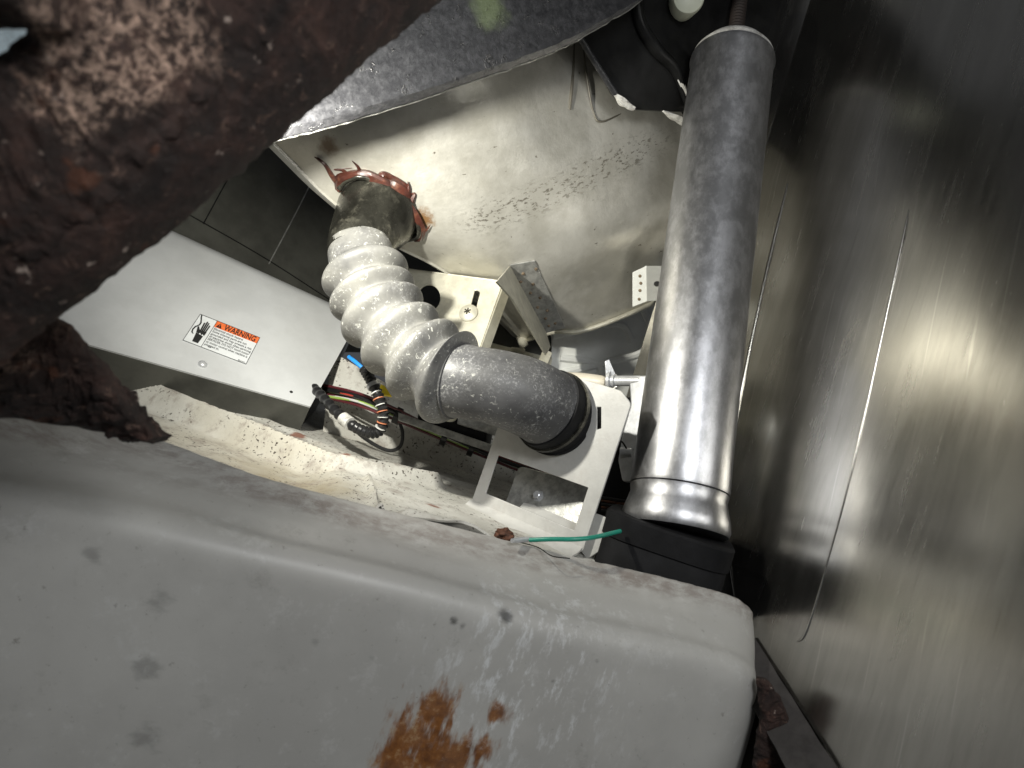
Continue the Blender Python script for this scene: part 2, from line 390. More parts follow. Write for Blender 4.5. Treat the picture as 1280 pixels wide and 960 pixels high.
# black beam
t = NT('pitted_black_paint')
a1 = t.noise(230, 10, 0.8)
c = t.mix(t.step(a1, 0.4, 0.7), (0.016, 0.016, 0.018), (0.052, 0.052, 0.056))
c = t.mix(t.step(t.noise(60, 8, 0.7, off=(4, 4, 2)), 0.68, 0.74), c, (0.35, 0.30, 0.27))
c = t.mix(t.math('MULTIPLY', t.near(P(610, 10, .42), 0.01, 0.9, 90, soft=.6), .6), c, (0.16, 0.20, 0.10))
nn = t.bump(a1, 0.35, 0.0016); nn = t.bump(t.step(t.noise(110, 6, 0.7, off=(3, 1, 1)), 0.60, 0.68), 0.6, 0.0015, nn)
M_BEAM = t.out(c, 0.30, 0.0, nn)
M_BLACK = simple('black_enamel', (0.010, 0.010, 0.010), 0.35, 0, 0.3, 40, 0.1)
M_BOX = simple('light_grey_powder_coat', (0.52, 0.53, 0.535), 0.42, 0, 0.06, 20, 0.12, 900, 0.12, (0.3, 0.29, 0.27))
M_WHITE = simple('white_enamel', (0.46, 0.455, 0.435), 0.45, 0, 0.08, 50, 0.2, 500, 0.35, (0.36, 0.33, 0.30))
M_GALV = simple('galvanised_steel', (0.42, 0.42, 0.40), 0.42, 0.6, 0.25, 160, 0.25, 400, 0.4, (0.22, 0.21, 0.19))
M_BRKT = simple('yellowed_zinc', (0.56, 0.54, 0.45), 0.40, 0.35, 0.12, 90, 0.15, 400, 0.35, (0.30, 0.27, 0.2))
M_BACK = simple('pale_back_enamel', (0.78, 0.79, 0.76), 0.5, 0, 0.06, 20, 0.15, 400, 0.3, (0.4, 0.38, 0.34))
M_DARKP = simple('shade_dark_sheet', (0.085, 0.085, 0.075), 0.38, 0.3, 0.25, 16, 0.15, 300, 0.3, (0.05, 0.05, 0.045))  # shade behind and under the cabinet cover is put into this dark tone
M_SEAL = simple('red_brown_sealant', (0.050, 0.014, 0.009), 0.42, 0, 0.35, 90, 0.4, 260, 0.3, (0.28, 0.12, 0.06))
M_WELD = simple('rusty_weld', (0.20, 0.15, 0.10), 0.6, 0.3, 0.4, 300, 0.5, 500)
M_CORE = simple('corrosion_brown', (0.09, 0.035, 0.018), 0.75, 0, 0.5, 300, 0.9, 500)
M_FLOOR = simple('dull_grey_paint', (0.06, 0.055, 0.052), 0.85, 0, 0.2, 60, 0.4, 200, 0.2, (0.03, 0.02, 0.015))
for m_ in (M_BLACK, M_FLOOR): m_.node_tree.nodes['Principled BSDF'].inputs['Specular IOR Level'].default_value = 0.15
M_ZINC = simple('bright_zinc', (0.62, 0.63, 0.65), 0.32, 0.5, 0.1, 100, 0.1)
M_IVORY = simple('ivory_plastic', (0.62, 0.64, 0.52), 0.42, 0, 0.08, 40, 0.1)
M_BEIGE = simple('beige_plastic', (0.62, 0.57, 0.47), 0.45, 0, 0.08, 60, 0.1)
M_DUSTW = simple('grey_white_cap', (0.60, 0.59, 0.56), 0.6, 0.1, 0.25, 120, 0.4, 300, 0.5)
M_SKYP = simple('pale_blue_sheet', (0.55, 0.66, 0.72), 0.5, 0, 0.2, 60, 0.2)
M_INK = simple('black_ink', (0.02, 0.02, 0.02), 0.5, 0, 0.1, 100, 0.02)
M_ORANGE = simple('orange_ink', (0.75, 0.16, 0.045), 0.45, 0, 0.08, 200, 0.02)
M_PAPER = simple('white_label_film', (0.68, 0.70, 0.71), 0.4, 0, 0.04, 80, 0.02)
M_BLACKRUB.node_tree.nodes['Principled BSDF'].inputs['Specular IOR Level'].default_value = 0.2
WIRE = {k: simple(k+'_wire_jacket', v, 0.35, 0, 0.1, 100, 0.05) for k, v in dict(black=(.015, .015, .016), blue=(.02, .22, .62), yellow=(.80, .62, .02), green=(.02, .27, .19), maroon=(.10, .02, .025), white=(.6, .6, .58), lime=(.35, .5, .12), red=(.5, .06, .04), lilac=(.40, .25, .42)).items()}

# ------------------------------------------------------------------ setting: back sheet, side wall, inner sheet
wall_far = Plane(B*0.665, -B)
back = thing('back_panel', 'pale enamelled back panel with pressed channels behind the tub rim', 'panel', wall_far.hit(760, 600))
plate('sheet', wall_far, [(692, 380), (880, 380), (880, 640), (684, 640)], [], 0.003, M_BACK, back, 0.0005)
for pts in [[(690, 470), (760, 452), (800, 440), (812, 410), (800, 380)], [(700, 447), (745, 455), (752, 480), (745, 520)], [(838, 400), (815, 470), (800, 540)], [(826, 400), (803, 470), (788, 540)], [(690, 420), (770, 405), (790, 425)]]:
    tube('pressed_channel', [wall_far.hit(x, y) for x, y in pts], 0.004, M_BACK, back, seg=8)

SW = 0.285
wall = Plane(E*SW, -E)
side = thing('side_panel', 'tall brushed stainless side panel with a raised vertical seam, right of the strut', 'panel', wall.hit(1000, 800))
def wrow(t_):       # one horizontal row of the side wall at height t_ along N, gently wavy
    out = []
    for i in range(60):
        q = -0.30 + i*(0.535+0.30)/59
        z = 0.0016*fbm(Vector((q*12, t_*8, 3)), 3)
        out.append(E*(SW+z) + B*q + N*t_)
    return out
rows = [wrow(-0.5+1.3*j/60) for j in range(61)]
solid('sheet', grid_mesh('sheet', rows), 0.0015, M_WALL, side)
seam = [wall.hit(x, y) for x, y in [(1136, 262), (1128, 300), (1100, 430), (1062, 600), (1030, 720), (1008, 790), (994, 804)]]
tube('raised_seam', seam, [.0002, .0006, .0007, .0007, .0009, .0011, .0003], M_WALL, side, n=60, seg=10)
fold = [wall.hit(x, y) for x, y in [(985, 230), (960, 330), (930, 470), (906, 600), (912, 690), (925, 780)]]
tube('folded_edge', fold, 0.0012, M_WALL, side, n=50, seg=8)
# return of the side wall beyond the fold, turning inwards
q0 = 0.535
solid('return_flange', grid_mesh('return_flange', [[E*(SW-0.0-0.03*f) + B*(q0+0.05*f) + N*(-0.3+1.1*j/10) for f in (0, 0.3, 0.6, 1)] for j in range(11)]), 0.0015, M_WALL, side)

inner = thing('rear_sheet', 'rear sheet with shade in its dark colour and thin seams behind the grey cabinet cover', 'panel', P(300, 330, .75))
ipl = Plane.pts(P(200, 200, .68), P(450, 400, .82), P(430, 150, .84))
plate('sheet', ipl, [(-200, 430), (-200, -200), (1150, -350), (1150, 330), (700, 330), (460, 440)], [], 0.002, M_DARKP, inner, 0.0004)
for pts in [[(400, 205), (372, 262), (336, 330)], [(284, 225), (254, 280)], [(225, 262), (330, 322), (420, 380)]]:
    tube('seam', [ipl.hit(x, y) for x, y in pts], 0.0007, M_GALV if pts[0][0] == 400 else M_BLACK, inner, seg=6)

# ------------------------------------------------------------------ base: front rail and deck
base = thing('base_frame', 'grey white enamelled base frame with a chipped front rail and dusty deck', 'machine base', D(880, 740))
def up(v, z): return v+N*z
crest = [(-260, 480), (0, 517), (180, 545), (330, 597), (500, 642), (700, 692), (830, 722), (905, 742)]
Cr = [D(x, y) for x, y in crest]
Cr = [p*k for p, k in zip(Cr, (1, 1, 1, 1, 1, .985, .945, .935))]
def lastcol(p, k=1): return p + B*0.03*k + E*0.004
def railrow(pts, endx):
    r = list(pts)
    e0 = r[-1]
    return r
fpl = Plane(P(480, 725, FR), -B)
def front(xs_ys): return [fpl.hit(x, y) for x, y in xs_ys]
r_in = [p - B*0.0015 - N*0.0025 for p in Cr]
rows = []
ends = lambda p, k: [p, p + E*0.010*k + B*0.004, p + E*0.016*k + B*0.014, p + E*0.018*k + B*0.05]
def seg(ptlist): return ptlist
# hand-placed rows, each running left to right, with the right end rounding away from the camera
r0 = [p + B*0.010 - N*0.002 for p in Cr] + [D(925, 757) + B*0.01 - N*.004, D(938, 790)+B*0.03-N*.03]
r1 = Cr + [D(928, 760)-N*.002, D(940, 780)+B*0.02-N*.02]
xs = [-260, 0, 180, 330, 500, 700, 830, 905, 945, 950]
def mixrow(f, zoff, ylist, droll=0):
    out = []
    for i, (x, y) in enumerate(zip(xs, ylist)):
        a = D(x, y) if f == 0 else None
        out.append(a)
    return out
yc = [480, 517, 545, 597, 642, 692, 722, 742]
yf = [560, 612, 645, 685, 724, 778, 806, 826]
def between(f, dz):
    out = []
    for i in range(8):
        top = Cr[i]; bot = fpl.hit(xs[i]-3, yf[i])
        q = top.lerp(bot, f); out.append(q + N*dz)
    return out
def tail(row, a=1.0):
    e = row[-1]; out = row + [e + E*0.018*a + B*0.001 - N*0.003, e + E*0.032*a + B*0.009 - N*0.010, e + E*0.040*a + B*0.026 - N*0.020, e + E*0.042*a + B*0.10 - N*0.026]
    return out
rows = [tail([p + B*0.006 - N*0.003 for p in Cr], .85),
        tail(Cr, .9),
        tail(between(0.14, -0.0010), .95),
        tail(between(0.32, -0.0030)),
        tail(between(0.50, -0.0028)),
        tail(between(0.70, -0.0030)),
        tail(between(0.90, -0.0008)),
        tail([p - N*0.006 - B*0.0008 for p in between(1.0, 0.0)], 1.05),
        tail([p - N*0.022 - B*0.0015 for p in between(1.0, 0.0)], 1.1),
        tail([p - N*0.06 for p in between(1.0, 0.0)], 1.15),
        tail([p - N*0.12 + B*0.001 for p in between(1.0, 0.0)], 1.1),
        tail([p - N*0.20 for p in between(1.0, 0.0)], 1.0)]
def raild(p, u, v):
    w = 0.0004*fbm(p*14, 2)
    if v < 0.16: w += 0.0004*fbm(p*180, 4)
    return p + N*w - B*w
solid('front_rail', (lambda g: grid_mesh('front_rail', g))( (lambda rr, nu, nv: [[raild(q, i/(nu-1), j/(nv-1)) for i, q in enumerate(r)] for j, r in enumerate(list(map(list, zip(*[spline([r[i] for r in rr], nv) for i in range(nu)]))))])([spline(r, 260) for r in rows], 260, 120)), 0.0025, M_RAIL, base)

# deck: height field behind the crest
O = D(905, 742)
def st(p): q = p-O; return (q.dot(E), q.dot(B))
def seglist(px): return [st(D(x, y)) for x, y in px]
def dpoly(s, t, pl):
    best = 9; prm = 0
    for k in range(len(pl)-1):
        ax, ay = pl[k]; bx, by = pl[k+1]; dx, dy = bx-ax, by-ay; L2 = dx*dx+dy*dy
        f = max(0, min(1, ((s-ax)*dx+(t-ay)*dy)/L2)); d = math.hypot(s-ax-f*dx, t-ay-f*dy)
        if d < best: best = d
    return best
crs = [st(p) for p in Cr]
def tcrest(s):
    for k in range(len(crs)-1):
        if crs[k][0] <= s <= crs[k+1][0]:
            f = (s-crs[k][0])/(crs[k+1][0]-crs[k][0]); return crs[k][1]+f*(crs[k+1][1]-crs[k][1])
    return crs[0][1] if s < crs[0][0] else crs[-1][1]
def sm(x, a, b):
    x = max(0, min(1, (x-a)/(b-a))); return x*x*(3-2*x)
bead1 = seglist([(-60, 390), (70, 438), (200, 488), (330, 540), (410, 572), (470, 585), (545, 598)])
crease = seglist([(462, 592), (470, 620), (481, 650)])
bulge = seglist([(512, 640), (560, 655), (625, 678)])
bead2 = seglist([(260, 500), (330, 520), (440, 566), (530, 585), (600, 606)])
bead3 = seglist([(120, 456), (260, 500)])
s_tray = st(D(415, 590))[0]
def hz(s, t):
    dt = t - tcrest(s)
    z = -0.003*sm(dt, 0, 0.012)
    d1 = dpoly(s, t, bead1)
    z += 0.0085*math.exp(-(d1/0.0055)**2)
    # side of the bead: find if in front
    inside = sm(dt, 0.003, 0.012)*sm(s_tray-s, -0.012, 0.02)
    tb = 1e9
    for k in range(len(bead1)-1):
        if bead1[k][0] <= s <= bead1[k+1][0]:
            f = (s-bead1[k][0])/(bead1[k+1][0]-bead1[k][0]); tb = bead1[k][1]+f*(bead1[k+1][1]-bead1[k][1])
    z -= 0.011*inside*sm(tb-t, -0.001, 0.010) if tb < 1e8 else 0
    z += 0.0045*math.exp(-(dpoly(s, t, crease)/0.0020)**2)
    z += 0.006*math.exp(-(dpoly(s, t, bulge)/0.006)**2)
    z += 0.003*math.exp(-(dpoly(s, t, bead2)/0.005)**2)
    z += 0.0035*math.exp(-(dpoly(s, t, bead3)/0.006)**2)
    z += 0.0008*fbm(Vector((s*40, t*40, 0)), 4)
    return z
g = []
for j in range(230):
    row = []
    for i in range(330):
        s = -0.62 + 0.615*(i/329)
        f = j/229; dt = 0.002 + 0.60*f**1.6
        t = tcrest(s) + dt
        row.append(O + E*s + B*t + N*(hz(s, t)-0.0012))
    g.append(row)
solid('deck', grid_mesh('deck', g), 0.0015, M_DECK, base)
up_ = Plane(P(520, 560, .64), -B+N*0.3)
plate('rear_upstand', up_, rounded([(415, 440), (500, 490), (600, 530), (700, 560), (700, 640), (560, 660), (400, 580)], 8), [], .002, M_DECK, base, .0005)
# corroded crust chip where the wire meets the deck
for (x, y, r) in [(630, 668, 0.0050), (636, 672, 0.0032)]:
    bm = bmesh.new(); bmesh.ops.create_icosphere(bm, subdivisions=3, radius=r)
    for v in bm.verts: v.co = v.co*(1+0.5*fbm(v.co*420+Vector((x, 0, 0)), 3)); v.co.z *= 0.7
    bm.transform(Matrix.Translation(D(x, y, 0.001))); me = bpy.data.meshes.new('rust_scab'); bm.to_mesh(me); bm.free()
    link('rust_scab', me, M_CORE, base)

# floor below the base end and a rusted foot in the gap
fl = thing('floor_channel', 'dull grey floor channel running under the stainless side panel at bottom right', 'channel', P(1010, 950, .36))
fp = Plane(wall.hit(1010, 900)-N*0.012, (N*0.9-E*0.45).normalized())
solid('channel_face', grid_mesh('channel_face', [[wall.hit(962+95*j/12, 822+150*j/12) - E*0.002 - (E*0.75+N*0.65)*0.022*i/6 + E*0.0008*fbm(Vector((i, j, 2))*0.6) for i in range(7)] for j in range(-6, 20)]), 0.002, M_FLOOR, fl)
ft = thing('rusty_stand', 'flaking rusted foot low in the gap right of the base corner', 'foot', P(985, 960, .35))
FOOT_LATER = ft

# ------------------------------------------------------------------ strut
strut = thing('suspension_strut', 'upright worn chrome tube standing on a black rubber collar', 'strut', D(838, 720))
Ls = (ST-SB).length
lathe('tube_body', SB, SA, [(0.0, .0315), (0.002, .0318), (0.02, .0315), (Ls*0.5, .0315), (Ls-0.004, .0315), (Ls-0.002, .0325), (Ls, .0322)], M_CHROME, strut, 96)
lathe('neck_ring', SB-SA*0.0265, SA, [(0, .0335), (0.003, .0345), (0.009, .0338), (0.016, .0318), (0.021, .0306), (0.0255, .0314), (0.0262, .0305)], M_CHROME, strut, 96)
lathe('end_cap', ST, SA, [(0, .0312), (0.004, .031), (0.012, .025), (0.020, .016), (0.024, .012), (0.0245, .0)], M_DUSTW, strut, 64)
lathe('threaded_stud', ST+SA*0.024, SA, [(k*0.0015, .0062 if k % 2 else .0054) for k in range(40)], simple('brown_stud', (0.014, 0.008, 0.006), 0.7, 0), strut, 24)
cb = P(831, 682, 0.452)
CA = (N*0.9+SA*0.1).normalized()
def sq_lathe(name, base_, axis, prof, m, parent, pw=4.0, seg=72):
    """rounded-square moulding"""
    axis = axis.normalized(); u = base_.cross(axis).normalized(); v = axis.cross(u); g = []
    for h, r in prof:
        row = []
        for k in range(seg):
            a = 2*math.pi*k/seg; ca, sa = math.cos(a), math.sin(a)
            q = (abs(ca)**pw+abs(sa)**pw)**(-1/pw); row.append(base_+axis*h+(u*ca+v*sa)*r*q)
        g.append(row)
    return link(name, grid_mesh(name, g, wrap=True, caps=True), m, parent)
coll = sq_lathe('rubber_collar', cb-CA*0.0285, CA, [(0, .0385), (0.001, .0393), (0.0262, .0395), (0.028, .0385), (0.0284, .0385)], M_BLACKRUB, strut, 4.0)
sq_lathe('rubber_lip', cb-CA*0.0014, CA, [(0, .0395), (0.0006, .0405), (0.0135, .0407), (0.0150, .0395), (0.0154, .034)], M_BLACKRUB, strut, 4.0)

# ------------------------------------------------------------------ tub
tub = thing('washer_tub', 'underside of a big dull stainless tub with streaks of dirt', 'tub', P(650, 300, .55))
trow = [
 [(318, 152, .475), (430, 95, .47), (560, 30, .475), (700, -40, .53), (850, -110, .60), (1000, -200, .66)],
 [(362, 197, .495), (460, 160, .485), (590, 100, .49), (720, 40, .54), (860, -30, .62), (1000, -110, .68)],
 [(415, 249, .520), (500, 222, .51), (620, 175, .515), (740, 120, .56), (870, 60, .625), (1000, -10, .69)],
 [(478, 297, .548), (560, 282, .535), (660, 245, .54), (770, 200, .575), (880, 150, .635), (1000, 80, .69)],
 [(560, 340, .590), (625, 338, .57), (700, 315, .57), (790, 280, .59), (890, 235, .64), (1000, 170, .72)],
 [(625, 395, .645), (660, 396, .62), (710, 375, .61), (800, 335, .625), (890, 295, .67), (1000, 230, .75)],
 [(655, 425, .690), (692, 414, .655), (730, 412, .640), (800, 385, .65), (880, 345, .69), (1000, 280, .77)]]
TR = [[P(*q) for q in r] for r in trow]
def tubd(p, u, v):
    d = 0.0016*fbm(p*14, 3)
    return p + Vector((0, 1, 0))*d
patch('shell', TR, 150, 130, M_TUB, tub, 0.004, tubd)
rim = spline(TR[6], 60)
link('rim_bead', tube_mesh('rim_bead', [p+Vector((0, -0.002, -0.001)) for p in rim], 0.0022, 10), M_BRKT, tub)
# side wall of the tub turning up at the left edge
le = [r[0] for r in TR]
sl = spline(le, 50)
solid('side_flange', grid_mesh('side_flange', [[p, p+Vector((-0.010, 0.004, 0.0055)), p+Vector((-0.0135, 0.02, 0.014)), p+Vector((-0.012, 0.09, 0.05)), p+Vector((0.01, 0.2, 0.12))] for p in sl]), 0.002, M_TUB, tub)
# underside drip lines near the top: pressed grooves
for pts, r in [([(717, 55), (716, 95), (712, 137)], .0013), ([(730, 58), (736, 110), (742, 143), (752, 152), (785, 135)], .0008), ([(690, 300), (686, 330), (688, 352)], .0005)]:
    pass

# tub depth lookup by ray: nearest grid vertex
TG = [spline(r, 80) for r in TR]; TG = [spline([r[i] for r in TG], 70) for i in range(80)]
def T(x, y, off=0.0):
    best = None; bd = 1e9
    for col in TG:
        for p in col:
            px = 640+F*p.x/p.y; py = 480-F*p.z/p.y; d = (px-x)**2+(py-y)**2
            if d < bd: bd = d; best = p
    return P(x, y, best.y-off)
for pts, r in [([(717, 50), (716, 95), (712, 137)], .0012), ([(728, 52), (735, 105), (742, 140), (752, 152), (785, 138)], .0007)]:
    tube('drip_line', [T(x, y, 0.0008) for x, y in pts], r, simple('dried_drip', (0.10, 0.09, 0.07), 0.5), tub, seg=8)

# port neck and sealant
neck = thing('drain_port', 'flared steel drain port with shade in its colour, sealed into the tub underside', 'drain port', T(474, 262))
tube('neck_pipe', [P(490, 236, .575), P(475, 262, .535), P(460, 284, .515), P(450, 304, .502), P(450, 318, .497)], [.0335, .0318, .0262, .0225, .0225], M_NECK, neck, n=40, seg=48)
pr = [T(x, y, 0.0035) for x, y in [(424, 236), (432, 226), (450, 221), (475, 229), (500, 250), (514, 266), (523, 283), (522, 295), (508, 300)]]
tube('flange_ring', pr, .0022, M_NECK, neck, n=60, seg=10)
seal = thing('sealant_bead', 'glossy red brown sealant smeared around the drain port', 'sealant', T(500, 240))
main = [(423, 238), (425, 225), (436, 219), (452, 217), (468, 222), (484, 231), (498, 243), (512, 259), (521, 272), (527, 286), (525, 298), (518, 301)]
tube('bead', [T(x, y, 0.003) for x, y in main], [.0022, .0030, .0026, .0026, .003, .0032, .0036, .0034, .0028, .0028, .002, .001], M_SEAL, seal, n=110, seg=12, wob=0.7)
for pts, rr in [([(424, 232), (414, 218), (406, 206), (398, 199), (393, 196)], [.0030, .0026, .0022, .0016, .0005]),
                ([(466, 224), (452, 215), (446, 207), (440, 201)], [.003, .0018, .0012, .0004]),
                ([(440, 222), (428, 213), (418, 212), (440, 210)], [.002, .0012, .0006, .0003]),
                ([(482, 233), (477, 225), (479, 218), (490, 223), (503, 230), (511, 238)], [.004, .0045, .0028, .0030, .0030, .0026]),
                ([(508, 258), (510, 246), (511, 236), (510, 227)], [.0045, .003, .0018, .0004]),
                ([(512, 262), (515, 252), (518, 243), (513, 242)], [.0045, .0026, .0018, .0008]),
                ([(527, 290), (533, 288), (538, 281)], [.002, .001, .0003])]:
    tube('drip', [T(x, y, 0.0018) for x, y in pts], [q*0.72 for q in rr], M_SEAL, seal, n=40, seg=10, wob=0.5)
tube('smear', [T(x, y, 0.002) for x, y in [(484, 226), (494, 232), (504, 240), (510, 252)]], [.003, .0055, .0055, .003], M_SEAL, seal, n=30, seg=12, wob=0.3)

# ------------------------------------------------------------------ drain hose
hose = thing('drain_hose', 'thick grey bellows drain hose speckled with lime, bending into the white bracket', 'hose', P(560, 480, .46))
cl = [P(450, 306, .500), P(451, 324, .495), P(457, 345, .488), P(466, 369, .482), P(479, 394, .475), P(502, 424, .466), P(530, 450, .457), P(561, 471, .449), P(585, 478, .444), P(620, 484, .442), P(658, 496, .446), P(690, 514, .460), P(712, 532, .482), P(726, 545, .500)]
n = 520; path = spline(cl, n)
ring_at = [2.0, 3.0, 4.0, 5.0, 6.0, 7.05]
pb = []; rb = []; ph = []; rh = []
for i, p in enumerate(path):
    f = i/(n-1)*13
    if f <= 7.62:
        if f < 1.55: r = 0.0215+0.0008*sm(f, 0, .2)
        else:
            k = (f-1.5)
            c = 0.5+0.5*math.cos(2*math.pi*(f-2.0)) if f < 6.5 else 0.5+0.5*math.cos(2*math.pi*(f-7.05)*0.95)
            c = c**0.8
            hi = 0.0303+0.0014*sm(f, 5, 7); lo = 0.0228
            if f > 7.4: lo = 0.0215
            r = lo+(hi-lo)*c
            if f < 1.7: r = min(r, 0.0223+(f-1.55)*0.03)
        pb.append(p); rb.append(r)
    if f >= 7.35:
        r = 0.0242 - 0.0008*math.sin((f-7.35)*1.5)
        if f < 7.55: r = 0.0225+(f-7.35)*0.0135
        if f > 10.6: r += 0.0008*sm(f, 10.6, 10.8)
        ph.append(p); rh.append(r)
link('bellows', tube_mesh('bellows', pb, rb, 64), M_BELLOWS, hose)
link('elbow', tube_mesh('elbow', ph, rh, 64), M_HOSE, hose)
# clamp ring near the plate
k0 = int(11.15/13*(n-1)); k1 = int(11.55/13*(n-1))
def ringseg(name, f0, f1, r, m):
    a, b = int(f0/13*(n-1)), int(f1/13*(n-1)); pp = path[a:b]
    rr = [r]*len(pp); rr[0] = rr[-1] = r-0.002; link(name, tube_mesh(name, pp, rr, 64), m, hose)
ringseg('cuff', 10.7, 12.0, 0.0266, M_BLACKRUB)
ringseg('hose_clamp', 10.95, 11.12, 0.0280, M_NECK)
ringseg('hose_clamp', 11.25, 11.38, 0.0276, M_BLACKRUB)
ringseg('spigot', 11.9, 13.0, 0.0255, M_BLACKRUB)

# ------------------------------------------------------------------ white bracket for the hose end
bp = Plane.pts(P(588, 623, .49), P(740, 690, .432), P(588, 623, .49)+N*0.1)
brk = thing('white_bracket', 'white folded sheet bracket with a window, holding the end of the drain hose', 'bracket', bp.hit(660, 660))
outl = rounded([(625, 528), (640, 478), (672, 458), (776, 489), (788, 505), (727, 690), (588, 632)], 4)
plate('face_plate', bp, outl, [rounded([(622, 568), (736, 609), (718, 664), (606, 617)], 2), rounded([(745, 508), (752, 508), (752, 536), (745, 538)], 1)], 0.0016, M_WHITE, brk, 0.0004)
# folded lip along the foot, coming forward
q0 = bp.hit(588, 624); q1 = bp.hit(728, 684)
prof = [(0, 0), (0.002, -0.0022), (0.005, -0.004), (0.009, -0.0052), (0.0125, -0.0068), (0.0138, -0.010)]
solid('folded_lip', grid_mesh('folded_lip', [[q0.lerp(q1, k/12)+bp.n*a+N*b for a, b in prof] for k in range(13)]), 0.0014, M_WHITE, brk)
# side leg
plate('side_leg', bp, [(737, 642), (754, 648), (750, 684), (728, 698), (722, 690)], [], 0.003, M_WHITE, brk, 0.0004, off=-0.006)
# tab with a hex bolt seen through the window
tp = Plane(bp.p - bp.n*0.016, (bp.n*0.96+N*0.28))
plate('rear_tab', tp, rounded([(649, 583), (738, 606), (728, 676), (628, 640)], 6), [], 0.0016, M_GALV, brk, 0.0004)
plate('rear_shelf', Plane(tp.hit(680, 645), (N*0.8+bp.n*0.6)), [(655, 632), (735, 650), (728, 690), (640, 650)], [], 0.0014, M_WHITE, brk, 0.0004, off=0.0025)
screw('hex_bolt', tp, 673, 620, 0.0028, 0.004, M_ZINC, brk, True)

# ------------------------------------------------------------------ green ground wire
gw = thing('ground_wire', 'short green wire with a crimped ring terminal lying on the dusty deck', 'wire', D(662, 674))
g0 = D(662, 675, .004)
tube('jacket', [g0, P(690, 674, g0.y-.004), P(720, 674, g0.y-.006), P(745, 671, g0.y), P(775, 664, g0.y+.02)], 0.0013, WIRE['green'], gw, n=40)
tube('crimp', [D(640, 676, .003), D(650, 675, .0035), D(664, 674, .004)], [.0012, .0016, .0014], M_ZINC, gw)
tube('strand', [D(646, 677, .002), D(672, 684, .002), D(690, 695, .002), D(712, 698, .003)], 0.00035, M_NECK, gw, seg=6)

# ------------------------------------------------------------------ grey cabinet cover with the warning label
a = P(75, 420, .50); b_ = P(388, 508, .565); c_ = P(430, 432, .635)
bx = Plane.pts(a, b_, c_)
box = thing('cabinet_cover', 'light grey sheet cover with a rounded top bend and a warning label', 'cover', a.lerp(b_, .5))
L = (b_-a); U = (c_-b_); U = U.normalized()
left = bx.hit(-20, 394); lb = [left.lerp(b_, k/20) for k in range(21)]
# trapezoid face: top line through (199,290)-(406,384), bend, then top
tA = bx.hit(199, 290); tB = bx.hit(410, 386)
tdir = (tB-tA).normalized(); 
def on_top(p):    # walk from a bottom point along U to the bend line
    w = p-tA; # solve p+U*h on line tA+tdir*m  (least squares)
    A11 = U.dot(U); A12 = -U.dot(tdir); A22 = tdir.dot(tdir)
    b1 = -w.dot(U); b2 = w.dot(tdir)
    det = A11*A22-A12*A12; h = (b1*A22-A12*b2)/det
    return p+U*h
g = []
for p in lb:
    q = on_top(p); col = [p.lerp(q, f) for f in [0, .02, .2, .4, .6, .8, 1]]
    inn = -bx.n; r = 0.030
    for k in range(1, 11):
        an = R(95)*k/10; col.append(q + U*r*math.sin(an) + inn*r*(1-math.cos(an)))
    last = col[-1]; col.append(last + (inn*1.0-U*0.05)*0.10)
    g.append(col)
solid('cover_sheet', grid_mesh('cover_sheet', g), 0.0018, M_BOX, box)
# end cap and lower return, their shade put into a dark colour
Bx2 = [p + bx.n*0.0 for p in lb]
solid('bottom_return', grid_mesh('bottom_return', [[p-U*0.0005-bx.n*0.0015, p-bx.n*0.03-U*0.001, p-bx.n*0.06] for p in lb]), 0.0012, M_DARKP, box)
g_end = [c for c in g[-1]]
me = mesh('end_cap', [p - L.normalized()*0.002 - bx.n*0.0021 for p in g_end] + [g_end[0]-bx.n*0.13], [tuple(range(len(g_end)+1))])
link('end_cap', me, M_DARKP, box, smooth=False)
screw('screw', bx, 253, 456, .0034, .0028, M_ZINC, box)
screw('screw', bx, 71, 403, .0032, .0022, M_ZINC, box)
lathe('hole_disc', bx.hit(364, 490), bx.n, [(0, .0013), (0.0003, .0013)], M_INK, box, seg=16)  # dark disc stands in for the shade inside an open hole
# label
lTL, lTR, lBL = bx.hit(250, 393), bx.hit(325, 422.5), bx.hit(228, 426)
def lab(u, v, off=0.0006): return lTL + (lTR-lTL)*u + (lBL-lTL)*v + bx.n*off
def flat(name, polys, m, parent, off, thick=0.0001):
    vs = []; fs = []
    for poly in polys:
        k = len(vs); m_ = len(poly)
        vs += [lab(u, v, off) for u, v in poly] + [lab(u, v, off-thick) for u, v in poly]
        fs.append(tuple(range(k, k+m_))); fs.append(tuple(range(k+m_, k+2*m_))[::-1])
        for i in range(m_): fs.append((k+i, k+(i+1) % m_, k+m_+(i+1) % m_, k+m_+i))
    me = mesh(name, vs, fs); bm = bmesh.new(); bm.from_mesh(me); bmesh.ops.recalc_face_normals(bm, faces=bm.faces); bm.to_mesh(me); bm.free()
    return link(name, me, m, parent, smooth=False)
label = flat('warning_label', [[(0, 0), (1, 0), (1, 1), (0, 1)]], M_PAPER, box, 0.0005, 0.0004)
lw = 0.008; lh = 0.016
flat('border', [[(0, 0), (1, 0), (1, lh), (0, lh)], [(0, 1-lh), (1, 1-lh), (1, 1), (0, 1)], [(0, 0), (lw, 0), (lw, 1), (0, 1)], [(1-lw, 0), (1, 0), (1, 1), (1-lw, 1)], [(0.28, 0), (0.28+lw, 0), (0.28+lw, 1), (0.28, 1)]], M_INK, label, 0.00072)
flat('orange_band', [[(0.288, 0.016), (0.992, 0.016), (0.992, 0.23), (0.288, 0.23)]], M_ORANGE, label, 0.00064)
